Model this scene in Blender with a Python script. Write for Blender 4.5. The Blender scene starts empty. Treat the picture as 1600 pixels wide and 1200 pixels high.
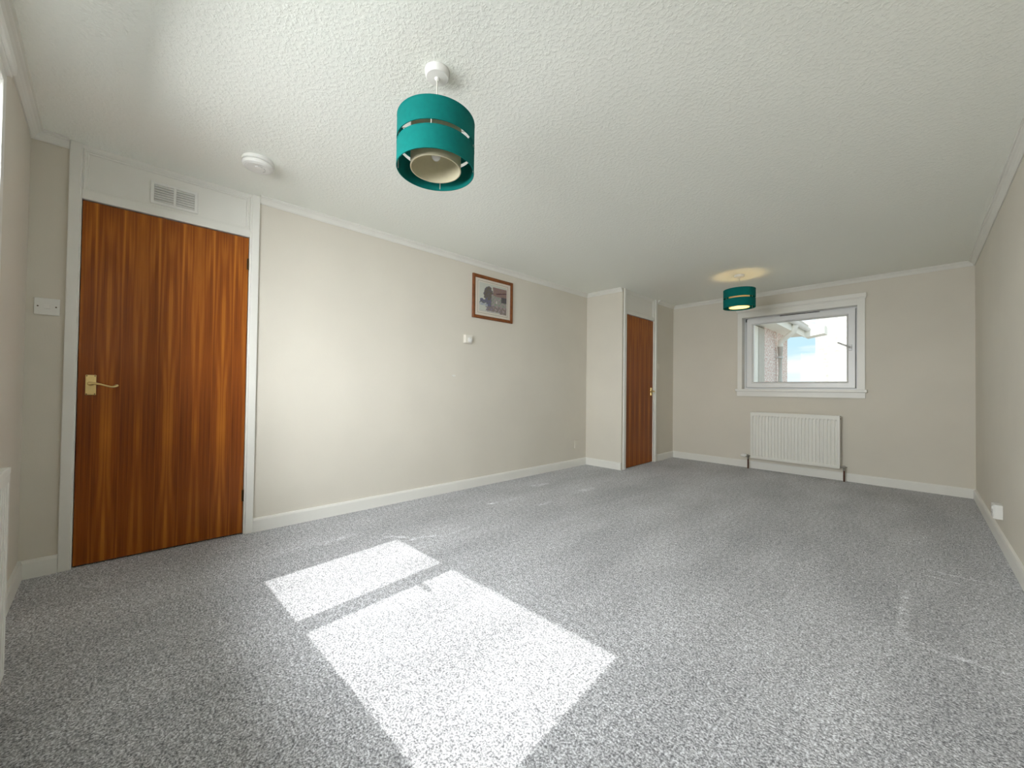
import bpy, bmesh, math, random
from mathutils import Vector, Matrix
random.seed(4)
S = bpy.context.scene
COL = S.collection
PI = math.pi

# ------------------------------------------------------------------ camera
cam_d = bpy.data.cameras.new('camera')
cam = bpy.data.objects.new('camera', cam_d); COL.objects.link(cam)
cam_d.sensor_width = 36.0
cam_d.lens = 597.7 / 1600 * 36.0
cam_d.clip_start = 0.02
R_ = Vector((0.68025827, 0.7328594, 0.01287574))
U_ = Vector((0.00205544, -0.01947373, 0.99980826))
F_ = Vector((-0.73296962, 0.68010137, 0.01475351))
m = Matrix(((R_.x, U_.x, -F_.x, 3.0807), (R_.y, U_.y, -F_.y, 0.0), (R_.z, U_.z, -F_.z, 0.98206), (0, 0, 0, 1)))
cam.matrix_world = m
S.camera = cam

# ------------------------------------------------------------------ view
S.view_settings.view_transform = 'Standard'
S.view_settings.look = 'None'
S.view_settings.gamma = 1.0
S.view_settings.use_curve_mapping = False
S.view_settings.exposure = 0.0
try:
    S.cycles.max_bounces = 16
    S.cycles.diffuse_bounces = 10
    S.cycles.transparent_max_bounces = 16
    S.cycles.sample_clamp_indirect = 6.0
except Exception:
    pass

# ------------------------------------------------------------------ sky
W = bpy.data.worlds.new('sky'); S.world = W; W.use_nodes = True
nt = W.node_tree; nt.nodes.clear()
def N(t, **kw):
    n = nt.nodes.new(t)
    for k, v in kw.items(): setattr(n, k, v)
    return n
tc = N('ShaderNodeTexCoord'); sep = N('ShaderNodeSeparateXYZ')
nt.links.new(tc.outputs['Generated'], sep.inputs[0])
mp = N('ShaderNodeMapping'); mp.inputs['Scale'].default_value = (3.0, 3.0, 14.0)
nt.links.new(tc.outputs['Generated'], mp.inputs[0])
nz = N('ShaderNodeTexNoise'); nz.inputs['Scale'].default_value = 1.6; nz.inputs['Detail'].default_value = 6
nt.links.new(mp.outputs[0], nz.inputs['Vector'])
cr = N('ShaderNodeValToRGB')
cr.color_ramp.elements[0].position = .44; cr.color_ramp.elements[0].color = (.60, .86, .99, 1)
cr.color_ramp.elements[1].position = .60; cr.color_ramp.elements[1].color = (1.05, 1.08, 1.08, 1)
nt.links.new(nz.outputs[0], cr.inputs[0])
hz = N('ShaderNodeValToRGB')                      # pale band low over the horizon, ground below it
hz.color_ramp.elements[0].position = .0; hz.color_ramp.elements[0].color = (1, 1, 1, 1)
hz.color_ramp.elements[1].position = .10; hz.color_ramp.elements[1].color = (0, 0, 0, 1)
nt.links.new(sep.outputs[2], hz.inputs[0])
mx = N('ShaderNodeMixRGB'); mx.inputs[2].default_value = (1.0, 1.05, 1.06, 1)
nt.links.new(hz.outputs[0], mx.inputs[0]); nt.links.new(cr.outputs[0], mx.inputs[1])
gt = N('ShaderNodeMath', operation='LESS_THAN'); gt.inputs[1].default_value = 0.0
nt.links.new(sep.outputs[2], gt.inputs[0])
mg = N('ShaderNodeMixRGB'); mg.inputs[2].default_value = (.34, .35, .31, 1)
nt.links.new(gt.outputs[0], mg.inputs[0]); nt.links.new(mx.outputs[0], mg.inputs[1])
bg = N('ShaderNodeBackground'); bg.inputs[1].default_value = 1.08
nt.links.new(mg.outputs[0], bg.inputs[0])
wo = N('ShaderNodeOutputWorld'); nt.links.new(bg.outputs[0], wo.inputs[0])

# ------------------------------------------------------------------ sun and window daylight
sun_d = bpy.data.lights.new('sun', 'SUN'); sun_d.energy = 4.9; sun_d.angle = math.radians(0.5); sun_d.color = (1.0, .97, .93)
sun = bpy.data.objects.new('sun', sun_d); COL.objects.link(sun)
sun.rotation_euler = Vector((-.095, 1.0, -1.18)).to_track_quat('-Z', 'Y').to_euler()
NEAR_ANG = math.atan(.0685)
DAY = bpy.data.lights.new('daylight_at_window', 'AREA'); DAY.shape = 'RECTANGLE'; DAY.size = 6.0; DAY.size_y = 2.7
DAY.energy = 1085.0
dl = bpy.data.objects.new('daylight_at_window', DAY); COL.objects.link(dl)
dl.location = (1.67 + .0685 * 1.2, -.493 + .0685 * 1.67 - 1.2, 2.25)
dl.rotation_euler = Vector((-.0685, 1.0, -.36)).to_track_quat('-Z', 'Y').to_euler()

# ------------------------------------------------------------------ materials
def mat(name, rgb, rough=.5, metal=0.0, var=0.0, vscale=6.0, bump=0.0, bscale=80.0, spec=None):
    mt = bpy.data.materials.new(name); mt.use_nodes = True
    t = mt.node_tree; b = t.nodes['Principled BSDF']
    b.inputs['Base Color'].default_value = (*rgb, 1)
    b.inputs['Roughness'].default_value = rough
    b.inputs['Metallic'].default_value = metal
    if spec is not None: b.inputs['Specular IOR Level'].default_value = spec
    c = t.nodes.new('ShaderNodeTexCoord')
    if var:
        n = t.nodes.new('ShaderNodeTexNoise'); n.inputs['Scale'].default_value = vscale; n.inputs['Detail'].default_value = 4
        t.links.new(c.outputs['Object'], n.inputs['Vector'])
        r = t.nodes.new('ShaderNodeValToRGB')
        r.color_ramp.elements[0].position = .3; r.color_ramp.elements[1].position = .7
        r.color_ramp.elements[0].color = (*[v * (1 - var) for v in rgb], 1)
        r.color_ramp.elements[1].color = (*[min(1, v * (1 + var)) for v in rgb], 1)
        t.links.new(n.outputs[0], r.inputs[0]); t.links.new(r.outputs[0], b.inputs['Base Color'])
    if bump:
        n2 = t.nodes.new('ShaderNodeTexNoise'); n2.inputs['Scale'].default_value = bscale; n2.inputs['Detail'].default_value = 3
        t.links.new(c.outputs['Object'], n2.inputs['Vector'])
        bp = t.nodes.new('ShaderNodeBump'); bp.inputs['Strength'].default_value = bump; bp.inputs['Distance'].default_value = .004
        t.links.new(n2.outputs[0], bp.inputs['Height']); t.links.new(bp.outputs[0], b.inputs['Normal'])
    return mt

M = {}
M['wall'] = mat('wall_paint', (.690, .655, .580), .75, var=.025, vscale=2.2, bump=.10, bscale=140)
M['gloss'] = mat('white_gloss_paint', (.80, .795, .755), .35, var=.02, vscale=3, bump=.04, bscale=40)
M['cove'] = mat('white_cornice', (.79, .785, .74), .6, var=.02)
M['upvc'] = mat('white_window_plastic', (.78, .79, .80), .3, var=.01)
M['plastic'] = mat('white_plastic', (.80, .80, .775), .35, var=.01)
M['plastic_old'] = mat('cream_plastic', (.76, .73, .66), .4, var=.01)
M['enamel'] = mat('radiator_enamel', (.79, .79, .74), .35, var=.01)
M['dark'] = mat('dark_gap', (.03, .03, .03), .7, var=.1)
M['slot'] = mat('louvre_shadow_plastic', (.50, .50, .48), .6, var=.02)
M['brass'] = mat('polished_brass', (.72, .55, .24), .28, 1.0, var=.06, vscale=30)
M['brass_dark'] = mat('aged_brass', (.10, .07, .035), .4, 1.0, var=.1, vscale=40)
M['copper'] = mat('painted_copper_pipe', (.11, .045, .03), .45, .4, var=.15, vscale=40)
M['steel'] = mat('valve_nickel', (.35, .33, .29), .35, .9, var=.1, vscale=40)
M['alu'] = mat('satin_aluminium', (.48, .48, .47), .4, .7, var=.05, vscale=40)
M['teal'] = mat('teal_shade_fabric', (.002, .150, .136), .85, var=.06, vscale=60, bump=.1, bscale=400, spec=.15)
M['cream'] = mat('cream_shade_fabric', (.62, .58, .43), .9, var=.03, vscale=60, bump=.1, bscale=400, spec=.1)
M['oak'] = mat('stained_frame_wood', (.20, .058, .010), .4, var=.25, vscale=30)
M['mount'] = mat('picture_mount_card', (.90, .84, .76), .8, var=.02)
M['line'] = mat('mount_wash_line', (.42, .40, .33), .8, var=.05)
M['cable'] = mat('white_flex', (.66, .65, .60), .5, var=.02)
M['fascia'] = mat('white_fascia_board', (.93, .92, .86), .6, var=.03)
M['gutter'] = mat('grey_white_gutter', (.74, .74, .73), .5, var=.05)
M['render_strip'] = mat('grey_render', (.60, .57, .52), .8, var=.04)

def transl(mt, amount, rgb):
    """let a thin fabric pass some light"""
    t = mt.node_tree; b = t.nodes['Principled BSDF']; o = t.nodes['Material Output']
    tr = t.nodes.new('ShaderNodeBsdfTranslucent'); tr.inputs[0].default_value = (*rgb, 1)
    mxs = t.nodes.new('ShaderNodeMixShader'); mxs.inputs[0].default_value = amount
    t.links.new(b.outputs[0], mxs.inputs[1]); t.links.new(tr.outputs[0], mxs.inputs[2]); t.links.new(mxs.outputs[0], o.inputs[0])
transl(M['cream'], .25, (.80, .70, .45))
transl(M['teal'], .06, (.02, .35, .28))

def glass_mat(name, tint):
    mt = bpy.data.materials.new(name); mt.use_nodes = True
    t = mt.node_tree; t.nodes.clear()
    o = t.nodes.new('ShaderNodeOutputMaterial'); tr = t.nodes.new('ShaderNodeBsdfTransparent'); tr.inputs[0].default_value = (*tint, 1)
    gl = t.nodes.new('ShaderNodeBsdfGlossy'); gl.inputs['Roughness'].default_value = .02
    fr = t.nodes.new('ShaderNodeFresnel'); fr.inputs[0].default_value = 1.13
    mxs = t.nodes.new('ShaderNodeMixShader')
    t.links.new(fr.outputs[0], mxs.inputs[0]); t.links.new(tr.outputs[0], mxs.inputs[1]); t.links.new(gl.outputs[0], mxs.inputs[2])
    t.links.new(mxs.outputs[0], o.inputs[0])
    return mt
M['glass'] = glass_mat('window_glass', (.97, .98, .98))
M['picglass'] = glass_mat('picture_glass', (.99, .99, .99))

def emis(name, rgb, k):
    mt = bpy.data.materials.new(name); mt.use_nodes = True
    b = mt.node_tree.nodes['Principled BSDF']
    b.inputs['Base Color'].default_value = (.9, .85, .7, 1)
    b.inputs['Emission Color'].default_value = (*rgb, 1); b.inputs['Emission Strength'].default_value = k
    return mt
M['lit_bulb'] = emis('lit_bulb_glass', (1.0, .72, .33), 100.0)
M['bulb'] = mat('pearl_bulb_glass', (.80, .80, .80), .1, var=.01)

def ceiling_mat():
    mt = mat('textured_ceiling_paint', (.905, .925, .875), .8)
    t = mt.node_tree; b = t.nodes['Principled BSDF']
    c = t.nodes.new('ShaderNodeTexCoord')
    n1 = t.nodes.new('ShaderNodeTexNoise'); n1.inputs['Scale'].default_value = 62; n1.inputs['Detail'].default_value = 3; n1.inputs['Roughness'].default_value = .6
    n2 = t.nodes.new('ShaderNodeTexVoronoi'); n2.feature = 'SMOOTH_F1'; n2.inputs['Scale'].default_value = 48
    for n in (n1, n2): t.links.new(c.outputs['Object'], n.inputs['Vector'])
    r = t.nodes.new('ShaderNodeMapRange'); r.inputs[1].default_value = .46; r.inputs[2].default_value = .66
    t.links.new(n1.outputs[0], r.inputs[0])
    s = t.nodes.new('ShaderNodeMath'); s.operation = 'MULTIPLY_ADD'; s.inputs[1].default_value = -.7
    t.links.new(n2.outputs[0], s.inputs[0]); t.links.new(r.outputs[0], s.inputs[2])
    bp = t.nodes.new('ShaderNodeBump'); bp.inputs['Strength'].default_value = .32; bp.inputs['Distance'].default_value = .004
    t.links.new(s.outputs[0], bp.inputs['Height']); t.links.new(bp.outputs[0], b.inputs['Normal'])
    return mt
M['ceiling'] = ceiling_mat()

def carpet_mat():
    mt = mat('grey_flecked_carpet', (.2, .2, .21), 1.0, spec=0.0)
    t = mt.node_tree; L = t.links; b = t.nodes['Principled BSDF']
    def nd(ty, **k):
        n = t.nodes.new(ty)
        for a, v in k.items(): setattr(n, a, v)
        return n
    c = nd('ShaderNodeTexCoord'); P = c.outputs['Object']
    def noise(scale, detail=2, rough=.5, vec=None):
        n = nd('ShaderNodeTexNoise'); n.inputs['Scale'].default_value = scale; n.inputs['Detail'].default_value = detail
        n.inputs['Roughness'].default_value = rough
        L.new(vec or P, n.inputs['Vector']); return n.outputs[0]
    def math_(op, a, bb, cc=None):
        n = nd('ShaderNodeMath', operation=op)
        for i, v in enumerate((a, bb, cc)):
            if v is None: continue
            if isinstance(v, (int, float)): n.inputs[i].default_value = v
            else: L.new(v, n.inputs[i])
        return n.outputs[0]
    # tufts: a fast fleck, with a slower mottle and the broad brushed nap
    fl = noise(150, 3, .75)
    fl2 = noise(45, 2, .6)
    mp1 = nd('ShaderNodeMapping'); mp1.inputs['Scale'].default_value = (1.5, .55, 1); mp1.inputs['Rotation'].default_value = (0, 0, .12)
    L.new(P, mp1.inputs[0])
    nap = noise(1.7, 4, .6, mp1.outputs[0])
    ramp = nd('ShaderNodeValToRGB'); e = ramp.color_ramp.elements
    e[0].position = .36; e[0].color = (.11, .112, .12, 1)
    e[1].position = .65; e[1].color = (.72, .735, .765, 1)
    k = e.new(.49); k.color = (.32, .325, .345, 1)
    v = math_('MULTIPLY_ADD', fl2, .25, -.125)
    v = math_('ADD', fl, v)
    L.new(v, ramp.inputs[0])
    napm = math_('MULTIPLY_ADD', nap, 1.0, .68)
    # scuffs and brushed lines left on the pile (own shapes, fixed on the floor)
    sx = nd('ShaderNodeSeparateXYZ'); L.new(P, sx.inputs[0])
    X, Y = sx.outputs[0], sx.outputs[1]
    tot = None
    wob = math_('MULTIPLY_ADD', noise(9, 2), .05, -.025)
    brk = nd('ShaderNodeMapRange'); brk.inputs[1].default_value = .42; brk.inputs[2].default_value = .62
    L.new(noise(14, 3, .7), brk.inputs[0])
    for (x0, y0, x1, y1, w, a) in SCUFFS:
        dx, dy = x1 - x0, y1 - y0; ll = math.hypot(dx, dy); dx /= ll; dy /= ll
        al = math_('MULTIPLY_ADD', X, dx, -(x0 * dx + y0 * dy)); al = math_('MULTIPLY_ADD', Y, dy, al)
        pe = math_('MULTIPLY_ADD', X, -dy, (x0 * dy - y0 * dx)); pe = math_('MULTIPLY_ADD', Y, dx, pe)
        pe = math_('ADD', pe, math_('MULTIPLY', wob, w * 25 if w > .02 else .35))
        pe = math_('ABSOLUTE', pe, 0)
        f1 = nd('ShaderNodeMapRange'); f1.inputs[1].default_value = w; f1.inputs[2].default_value = w * .3
        f1.inputs[3].default_value = 0; f1.inputs[4].default_value = a
        L.new(pe, f1.inputs[0])
        ce = math_('ABSOLUTE', math_('SUBTRACT', al, ll / 2), 0)
        f2 = nd('ShaderNodeMapRange'); f2.inputs[1].default_value = ll / 2; f2.inputs[2].default_value = ll / 2 * .75
        f2.inputs[3].default_value = 0; f2.inputs[4].default_value = 1
        L.new(ce, f2.inputs[0])
        mm = math_('MULTIPLY', f1.outputs[0], f2.outputs[0])
        tot = mm if tot is None else math_('MAXIMUM', tot, mm)
    tot = math_('MULTIPLY', tot, math_('MULTIPLY_ADD', brk.outputs[0], .8, .2))
    gain = math_('ADD', napm, tot)
    vm = nd('ShaderNodeVectorMath', operation='SCALE'); L.new(ramp.outputs[0], vm.inputs[0]); L.new(gain, vm.inputs['Scale'])
    L.new(vm.outputs[0], b.inputs['Base Color'])
    bp = nd('ShaderNodeBump'); bp.inputs['Strength'].default_value = .5; bp.inputs['Distance'].default_value = .006
    L.new(fl, bp.inputs['Height']); L.new(bp.outputs[0], b.inputs['Normal'])
    b.inputs['Sheen Weight'].default_value = .15
    return mt
SCUFFS = []      # filled from measured floor positions: x0, y0, x1, y1, half width, gain
SCUFFS += [(3.049, 3.195, 3.370, 3.209, 0.008, 1.10),
           (3.069, 3.092, 3.216, 3.083, 0.010, 0.60),
           (3.290, 3.247, 3.367, 3.244, 0.006, 0.60),
           (3.021, 2.823, 3.009, 2.195, 0.030, 0.50),
           (3.007, 2.242, 3.223, 2.221, 0.012, 0.75),
           (3.055, 2.201, 3.314, 2.222, 0.010, 0.70),
           (2.979, 2.299, 3.014, 2.286, 0.008, 0.60),
           (0.795, 1.227, 0.875, 1.420, 0.020, 0.70),
           (0.632, 1.105, 0.775, 1.238, 0.020, 0.60),
           (0.812, 1.183, 0.822, 1.259, 0.010, 1.00),
           (0.844, 1.350, 0.841, 1.381, 0.012, 1.00),
           (0.899, 1.380, 0.874, 1.717, 0.020, 0.35),
           (0.542, 2.090, 0.557, 2.222, 0.025, 0.90),
           (0.582, 2.223, 0.547, 2.491, 0.030, 0.35),
           (0.845, 2.390, 0.836, 2.580, 0.025, 0.70),
           (0.525, 0.762, 0.468, 1.021, 0.040, 0.35),
           (0.358, 2.811, 0.395, 3.063, 0.050, 0.50),
           (0.797, 3.029, 0.812, 3.274, 0.050, 0.50)]
M['carpet'] = carpet_mat()

def door_wood():
    mt = mat('sapele_veneer', (.26, .07, .02), .36, spec=.25)
    t = mt.node_tree; L = t.links; b = t.nodes['Principled BSDF']
    def nd(ty, **k):
        n = t.nodes.new(ty)
        for a, v in k.items(): setattr(n, a, v)
        return n
    def math_(op, a, bb, cc=None):
        n = nd('ShaderNodeMath', operation=op)
        for i, v in enumerate((a, bb, cc)):
            if v is None: continue
            if isinstance(v, (int, float)): n.inputs[i].default_value = v
            else: L.new(v, n.inputs[i])
        return n.outputs[0]
    c = nd('ShaderNodeTexCoord'); sx = nd('ShaderNodeSeparateXYZ'); L.new(c.outputs['Object'], sx.inputs[0])
    xm = math_('PINGPONG', math_('ADD', sx.outputs[0], .02), .128)        # book-matched leaves of veneer
    zm = math_('ABSOLUTE', math_('SUBTRACT', sx.outputs[2], .70), 0)      # second flitch mirrored at the joint
    def vec(fx, fz, o=0.0):
        n = nd('ShaderNodeCombineXYZ'); L.new(math_('MULTIPLY', xm, fx), n.inputs[0]); L.new(math_('MULTIPLY', zm, fz), n.inputs[2]); n.inputs[1].default_value = o
        return n.outputs[0]
    def noise(v, sc, det, ro=.5):
        n = nd('ShaderNodeTexNoise'); n.inputs['Scale'].default_value = sc; n.inputs['Detail'].default_value = det; n.inputs['Roughness'].default_value = ro
        L.new(v, n.inputs['Vector']); return n.outputs[0]
    h = noise(vec(10, .50, .3), 1.0, 2, .4)
    h = math_('ADD', h, math_('MULTIPLY', xm, 1.6))
    bands = math_('SINE', math_('MULTIPLY', h, 52), 0)
    wide = noise(vec(16, .40, 1.7), 1.0, 2)
    streak = noise(vec(260, 3.0, 4), 1.0, 3, .7)
    v = math_('MULTIPLY_ADD', bands, .06, -.32)
    fine = noise(vec(75, .75, 7), 1.0, 3, .6)
    v = math_('ADD', v, math_('MULTIPLY', fine, .40))
    v = math_('ADD', v, math_('MULTIPLY', wide, 1.05))
    v = math_('ADD', v, math_('MULTIPLY', streak, .35))
    r = nd('ShaderNodeValToRGB'); e = r.color_ramp.elements
    e[0].position = .30; e[0].color = (.088, .014, .002, 1)
    e[1].position = .82; e[1].color = (.54, .185, .018, 1)
    k = e.new(.56); k.color = (.275, .070, .007, 1)
    L.new(v, r.inputs[0]); L.new(r.outputs[0], b.inputs['Base Color'])
    bp = nd('ShaderNodeBump'); bp.inputs['Strength'].default_value = .05; bp.inputs['Distance'].default_value = .002
    L.new(streak, bp.inputs['Height']); L.new(bp.outputs[0], b.inputs['Normal'])
    return mt
M['sapele'] = door_wood()

def roughcast(name, lo, hi, sc):
    mt = mat(name, hi, .95)
    t = mt.node_tree; b = t.nodes['Principled BSDF']
    c = t.nodes.new('ShaderNodeTexCoord'); n = t.nodes.new('ShaderNodeTexNoise'); n.inputs['Scale'].default_value = sc; n.inputs['Detail'].default_value = 3
    t.links.new(c.outputs['Object'], n.inputs['Vector'])
    r = t.nodes.new('ShaderNodeValToRGB')
    r.color_ramp.elements[0].position = .40; r.color_ramp.elements[0].color = (*lo, 1)
    r.color_ramp.elements[1].position = .58; r.color_ramp.elements[1].color = (*hi, 1)
    t.links.new(n.outputs[0], r.inputs[0]); t.links.new(r.outputs[0], b.inputs['Base Color'])
    bp = t.nodes.new('ShaderNodeBump'); bp.inputs['Strength'].default_value = .5; bp.inputs['Distance'].default_value = .02
    t.links.new(n.outputs[0], bp.inputs['Height']); t.links.new(bp.outputs[0], b.inputs['Normal'])
    return mt
M['pinkcast'] = roughcast('pink_roughcast', (.70, .48, .43), (.97, .92, .89), 26)
M['whitecast'] = roughcast('white_roughcast', (.62, .60, .55), (.80, .78, .74), 14)

# ------------------------------------------------------------------ mesh helpers
def link(name, bm, material, parent=None, smooth=False):
    bmesh.ops.recalc_face_normals(bm, faces=bm.faces)
    me = bpy.data.meshes.new(name); bm.to_mesh(me); bm.free()
    if material: me.materials.append(material)
    if smooth:
        for p in me.polygons: p.use_smooth = True
        try: me.set_sharp_from_angle(angle=math.radians(38))
        except Exception: pass
    o = bpy.data.objects.new(name, me); COL.objects.link(o)
    if parent is not None: o.parent = parent
    return o
def box(bm, x0, x1, y0, y1, z0, z1, bev=0.0, seg=2):
    r = bmesh.ops.create_cube(bm, size=1.0)
    vs = r['verts']
    for v in vs:
        v.co = Vector(((x0 + x1) / 2 + v.co.x * (x1 - x0), (y0 + y1) / 2 + v.co.y * (y1 - y0), (z0 + z1) / 2 + v.co.z * (z1 - z0)))
    if bev > 0:
        es = list({e for v in vs for e in v.link_edges})
        bmesh.ops.bevel(bm, geom=es, offset=bev, segments=seg, affect='EDGES', profile=.6)
def lathe(bm, prof, n=48, c=(0, 0, 0), axis='Z', closed=False):
    """revolve (r, h) points; closed=True joins the last ring to the first"""
    rings = []
    for r, h in prof:
        ring = []
        for i in range(n):
            a = 2 * PI * i / n; p = (r * math.cos(a), r * math.sin(a), h)
            if axis == 'Y': p = (p[0], p[2], p[1])
            if axis == 'X': p = (p[2], p[0], p[1])
            ring.append(bm.verts.new(Vector(c) + Vector(p)))
        rings.append(ring)
    pairs = list(zip(rings, rings[1:])) + ([(rings[-1], rings[0])] if closed else [])
    for A, B in pairs:
        for i in range(n):
            bm.faces.new((A[i], A[(i + 1) % n], B[(i + 1) % n], B[i]))
    if not closed:
        for rg in (rings[0], rings[-1]):
            try: bm.faces.new(rg)
            except Exception: pass
def tube(bm, pts, rad, n=12):
    pts = [Vector(p) for p in pts]; rings = []
    rads = rad if isinstance(rad, (list, tuple)) else [rad] * len(pts)
    up = Vector((0, 0, 1))
    for i, p in enumerate(pts):
        d = (pts[min(i + 1, len(pts) - 1)] - pts[max(i - 1, 0)]).normalized()
        a = d.cross(up)
        if a.length < 1e-3: a = d.cross(Vector((1, 0, 0)))
        a.normalize(); b2 = d.cross(a).normalized()
        rings.append([bm.verts.new(p + rads[i] * (math.cos(2 * PI * k / n) * a + math.sin(2 * PI * k / n) * b2)) for k in range(n)])
    for A, B in zip(rings, rings[1:]):
        for k in range(n): bm.faces.new((A[k], A[(k + 1) % n], B[(k + 1) % n], B[k]))
    bm.faces.new(rings[0]); bm.faces.new(rings[-1])
def frame_ring(bm, x0, x1, z0, z1, w, yprof, wb=None):
    """mitred rectangular frame; yprof = [(inset 0..1, y)] section from the outer back to the inner back"""
    loops = []
    for t, y in yprof:
        d = w * t
        loops.append([bm.verts.new(p) for p in ((x0 + d, y, z0 + d), (x1 - d, y, z0 + d), (x1 - d, y, z1 - d), (x0 + d, y, z1 - d))])
    for A, B in list(zip(loops, loops[1:])) + [(loops[-1], loops[0])]:
        for i in range(4): bm.faces.new((A[i], A[(i + 1) % 4], B[(i + 1) % 4], B[i]))
def empty(name, loc, rz=0.0):
    o = bpy.data.objects.new(name, None); o.empty_display_size = .1; COL.objects.link(o)
    o.location = loc; o.rotation_euler = (0, 0, rz); return o
def tag(o, label, cat, group=None):
    o['label'] = label; o['category'] = cat
    if group: o['group'] = group
    return o
def struct(o, label=None):
    o['kind'] = 'structure'
    if label: o['label'] = label
    return o
def copy_tree(o, parent=None):
    c = o.copy(); COL.objects.link(c)
    if parent is not None: c.parent = parent
    for ch in list(o.children): copy_tree(ch, c)
    return c

# ------------------------------------------------------------------ room shell
H = 2.273
NR = (3.465, -.493 + .0685 * 3.465); NL = (0.0, -.493)
CF0 = (0.0, 4.218); CF1 = (.520, 4.242); FL = (.497, 5.719); FR = (3.414, 5.719)
NEAR_X = 180 * 0
def wall(name, A, B, th, openings=(), z0=-.02, z1=H + .02, ext0=0.0, ext1=0.0, material=None):
    """A->B with the room on the right; grid of cells with openings left out"""
    A = Vector((*A, 0)); B = Vector((*B, 0)); d = (B - A); Ln = d.length; d.normalize(); out = Vector((-d.y, d.x, 0))
    ss = sorted({-ext0, Ln + ext1} | {s for o in openings for s in o[:2]}); zs = sorted({z0, z1} | {z for o in openings for z in o[2:]})
    solid = {}
    for i in range(len(ss) - 1):
        for j in range(len(zs) - 1):
            cs, cz = (ss[i] + ss[i + 1]) / 2, (zs[j] + zs[j + 1]) / 2
            solid[i, j] = not any(o[0] < cs < o[1] and o[2] < cz < o[3] for o in openings)
    bm = bmesh.new(); V = {}
    def v(i, j, k):
        if (i, j, k) not in V: V[i, j, k] = bm.verts.new(A + d * ss[i] + out * (th * k) + Vector((0, 0, zs[j])))
        return V[i, j, k]
    for (i, j), s in solid.items():
        if not s: continue
        for k in (0, 1): bm.faces.new((v(i, j, k), v(i + 1, j, k), v(i + 1, j + 1, k), v(i, j + 1, k)))
        if not solid.get((i - 1, j)): bm.faces.new((v(i, j, 0), v(i, j + 1, 0), v(i, j + 1, 1), v(i, j, 1)))
        if not solid.get((i + 1, j)): bm.faces.new((v(i + 1, j, 0), v(i + 1, j + 1, 0), v(i + 1, j + 1, 1), v(i + 1, j, 1)))
        if not solid.get((i, j - 1)): bm.faces.new((v(i, j, 0), v(i + 1, j, 0), v(i + 1, j, 1), v(i, j, 1)))
        if not solid.get((i, j + 1)): bm.faces.new((v(i, j + 1, 0), v(i + 1, j + 1, 0), v(i + 1, j + 1, 1), v(i, j + 1, 1)))
    return struct(link(name, bm, material or M['wall']))
bm = bmesh.new(); box(bm, -.3, 3.8, -.9, 6.0, -.15, 0.0); struct(link('floor', bm, M['carpet']))
bm = bmesh.new()
cp = [(-.3, -.493 - .10 - .0685 * .3), (3.8, -.493 - .10 + .0685 * 3.8), (3.8, 6.0), (-.3, 6.0)]
lo_ = [bm.verts.new((x, y, H)) for x, y in cp]; hi_ = [bm.verts.new((x, y, H + .15)) for x, y in cp]
bm.faces.new(lo_[::-1]); bm.faces.new(hi_)
for i in range(4): bm.faces.new((lo_[i], lo_[(i + 1) % 4], hi_[(i + 1) % 4], hi_[i]))
struct(link('ceiling', bm, M['ceiling']))

D1 = (-.350, .478)                    # door 1 opening on the left wall (world y)
wall('wall_left', NL, (0, 4.218), .12, [(D1[0] + .493, D1[1] + .493, -.03, H + .03)], ext0=.15)
nl = math.hypot(NR[0], NR[1] - NL[1])
WX0, WX1, WZ0, WZ1 = .875, 2.51, .965, 2.045      # near window opening, measured along the near wall from its left corner
wall('wall_near', NR, NL, .12, [(nl - WX1, nl - WX0, WZ0, WZ1)], ext0=.15)
wall('wall_cupboard_front', CF0, CF1, .10, z1=H + .02)
cl = math.hypot(FL[0] - CF1[0], FL[1] - CF1[1])
DS0, DS1 = .040, .905                 # door 2 opening along the cupboard side wall
wall('wall_cupboard_side', CF1, FL, .10, [(DS0, DS1, -.03, H + .03)])
FW = (1.43, 2.575, 1.030, 1.975)      # far window opening
wall('wall_far', FL, FR, .14, [(FW[0] - FL[0], FW[1] - FL[0], FW[2], FW[3])], ext0=.6, ext1=.2)
wall('wall_right', FR, NR, .14, ext1=.15)
# unseen panels added behind the two doors so no daylight leaks round the leaves
bm = bmesh.new(); box(bm, -.20, -.125, -.6, .75, 0, H); struct(link('light_block_hall', bm, M['wall']))
bm = bmesh.new(); box(bm, .26, .34, 4.36, 5.70, 0, H); struct(link('light_block_cupboard', bm, M['wall']))

# ---------------- skirting and cornice, mitred round the room
def offs(poly, i, dist):
    """point i of the polyline moved dist into the room (room on the right)"""
    n = len(poly); P = Vector(poly[i])
    def nrm(a, b):
        d = (Vector(b) - Vector(a)).normalized(); return Vector((d.y, -d.x))
    if i == 0: return P + nrm(poly[0], poly[1]) * dist
    if i == n - 1: return P + nrm(poly[-2], poly[-1]) * dist
    a, b = nrm(poly[i - 1], poly[i]), nrm(poly[i], poly[i + 1])
    mth = (a + b) / (1 + a.dot(b)); return P + mth * dist
def run(name, poly, i, prof, material):
    """one straight length of moulding on segment i of the polyline"""
    bm = bmesh.new(); ends = []
    for k in (i, i + 1):
        ends.append([bm.verts.new((*offs(poly, k, d), z)) for d, z in prof])
    n = len(prof)
    for a in range(n): bm.faces.new((ends[0][a], ends[0][(a + 1) % n], ends[1][(a + 1) % n], ends[1][a]))
    bm.faces.new(ends[0]); bm.faces.new(ends[1][::-1])
    return struct(link(name, bm, material))
def along(A, B, s):
    d = (Vector(B) - Vector(A)).normalized(); return tuple(Vector(A) + d * s)
SK = [(0, 0), (.016, 0), (.016, .078), (.012, .090), (0, .093)]
CV = [(0, H - .046), (.006, H - .047), (.012, H - .040), (.017, H - .028), (.026, H - .017), (.034, H - .013), (.036, H - .008), (.043, H - .007), (.044, H), (0, H)]
pA = [NR, NL, (0, D1[0] - .012)]
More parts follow.
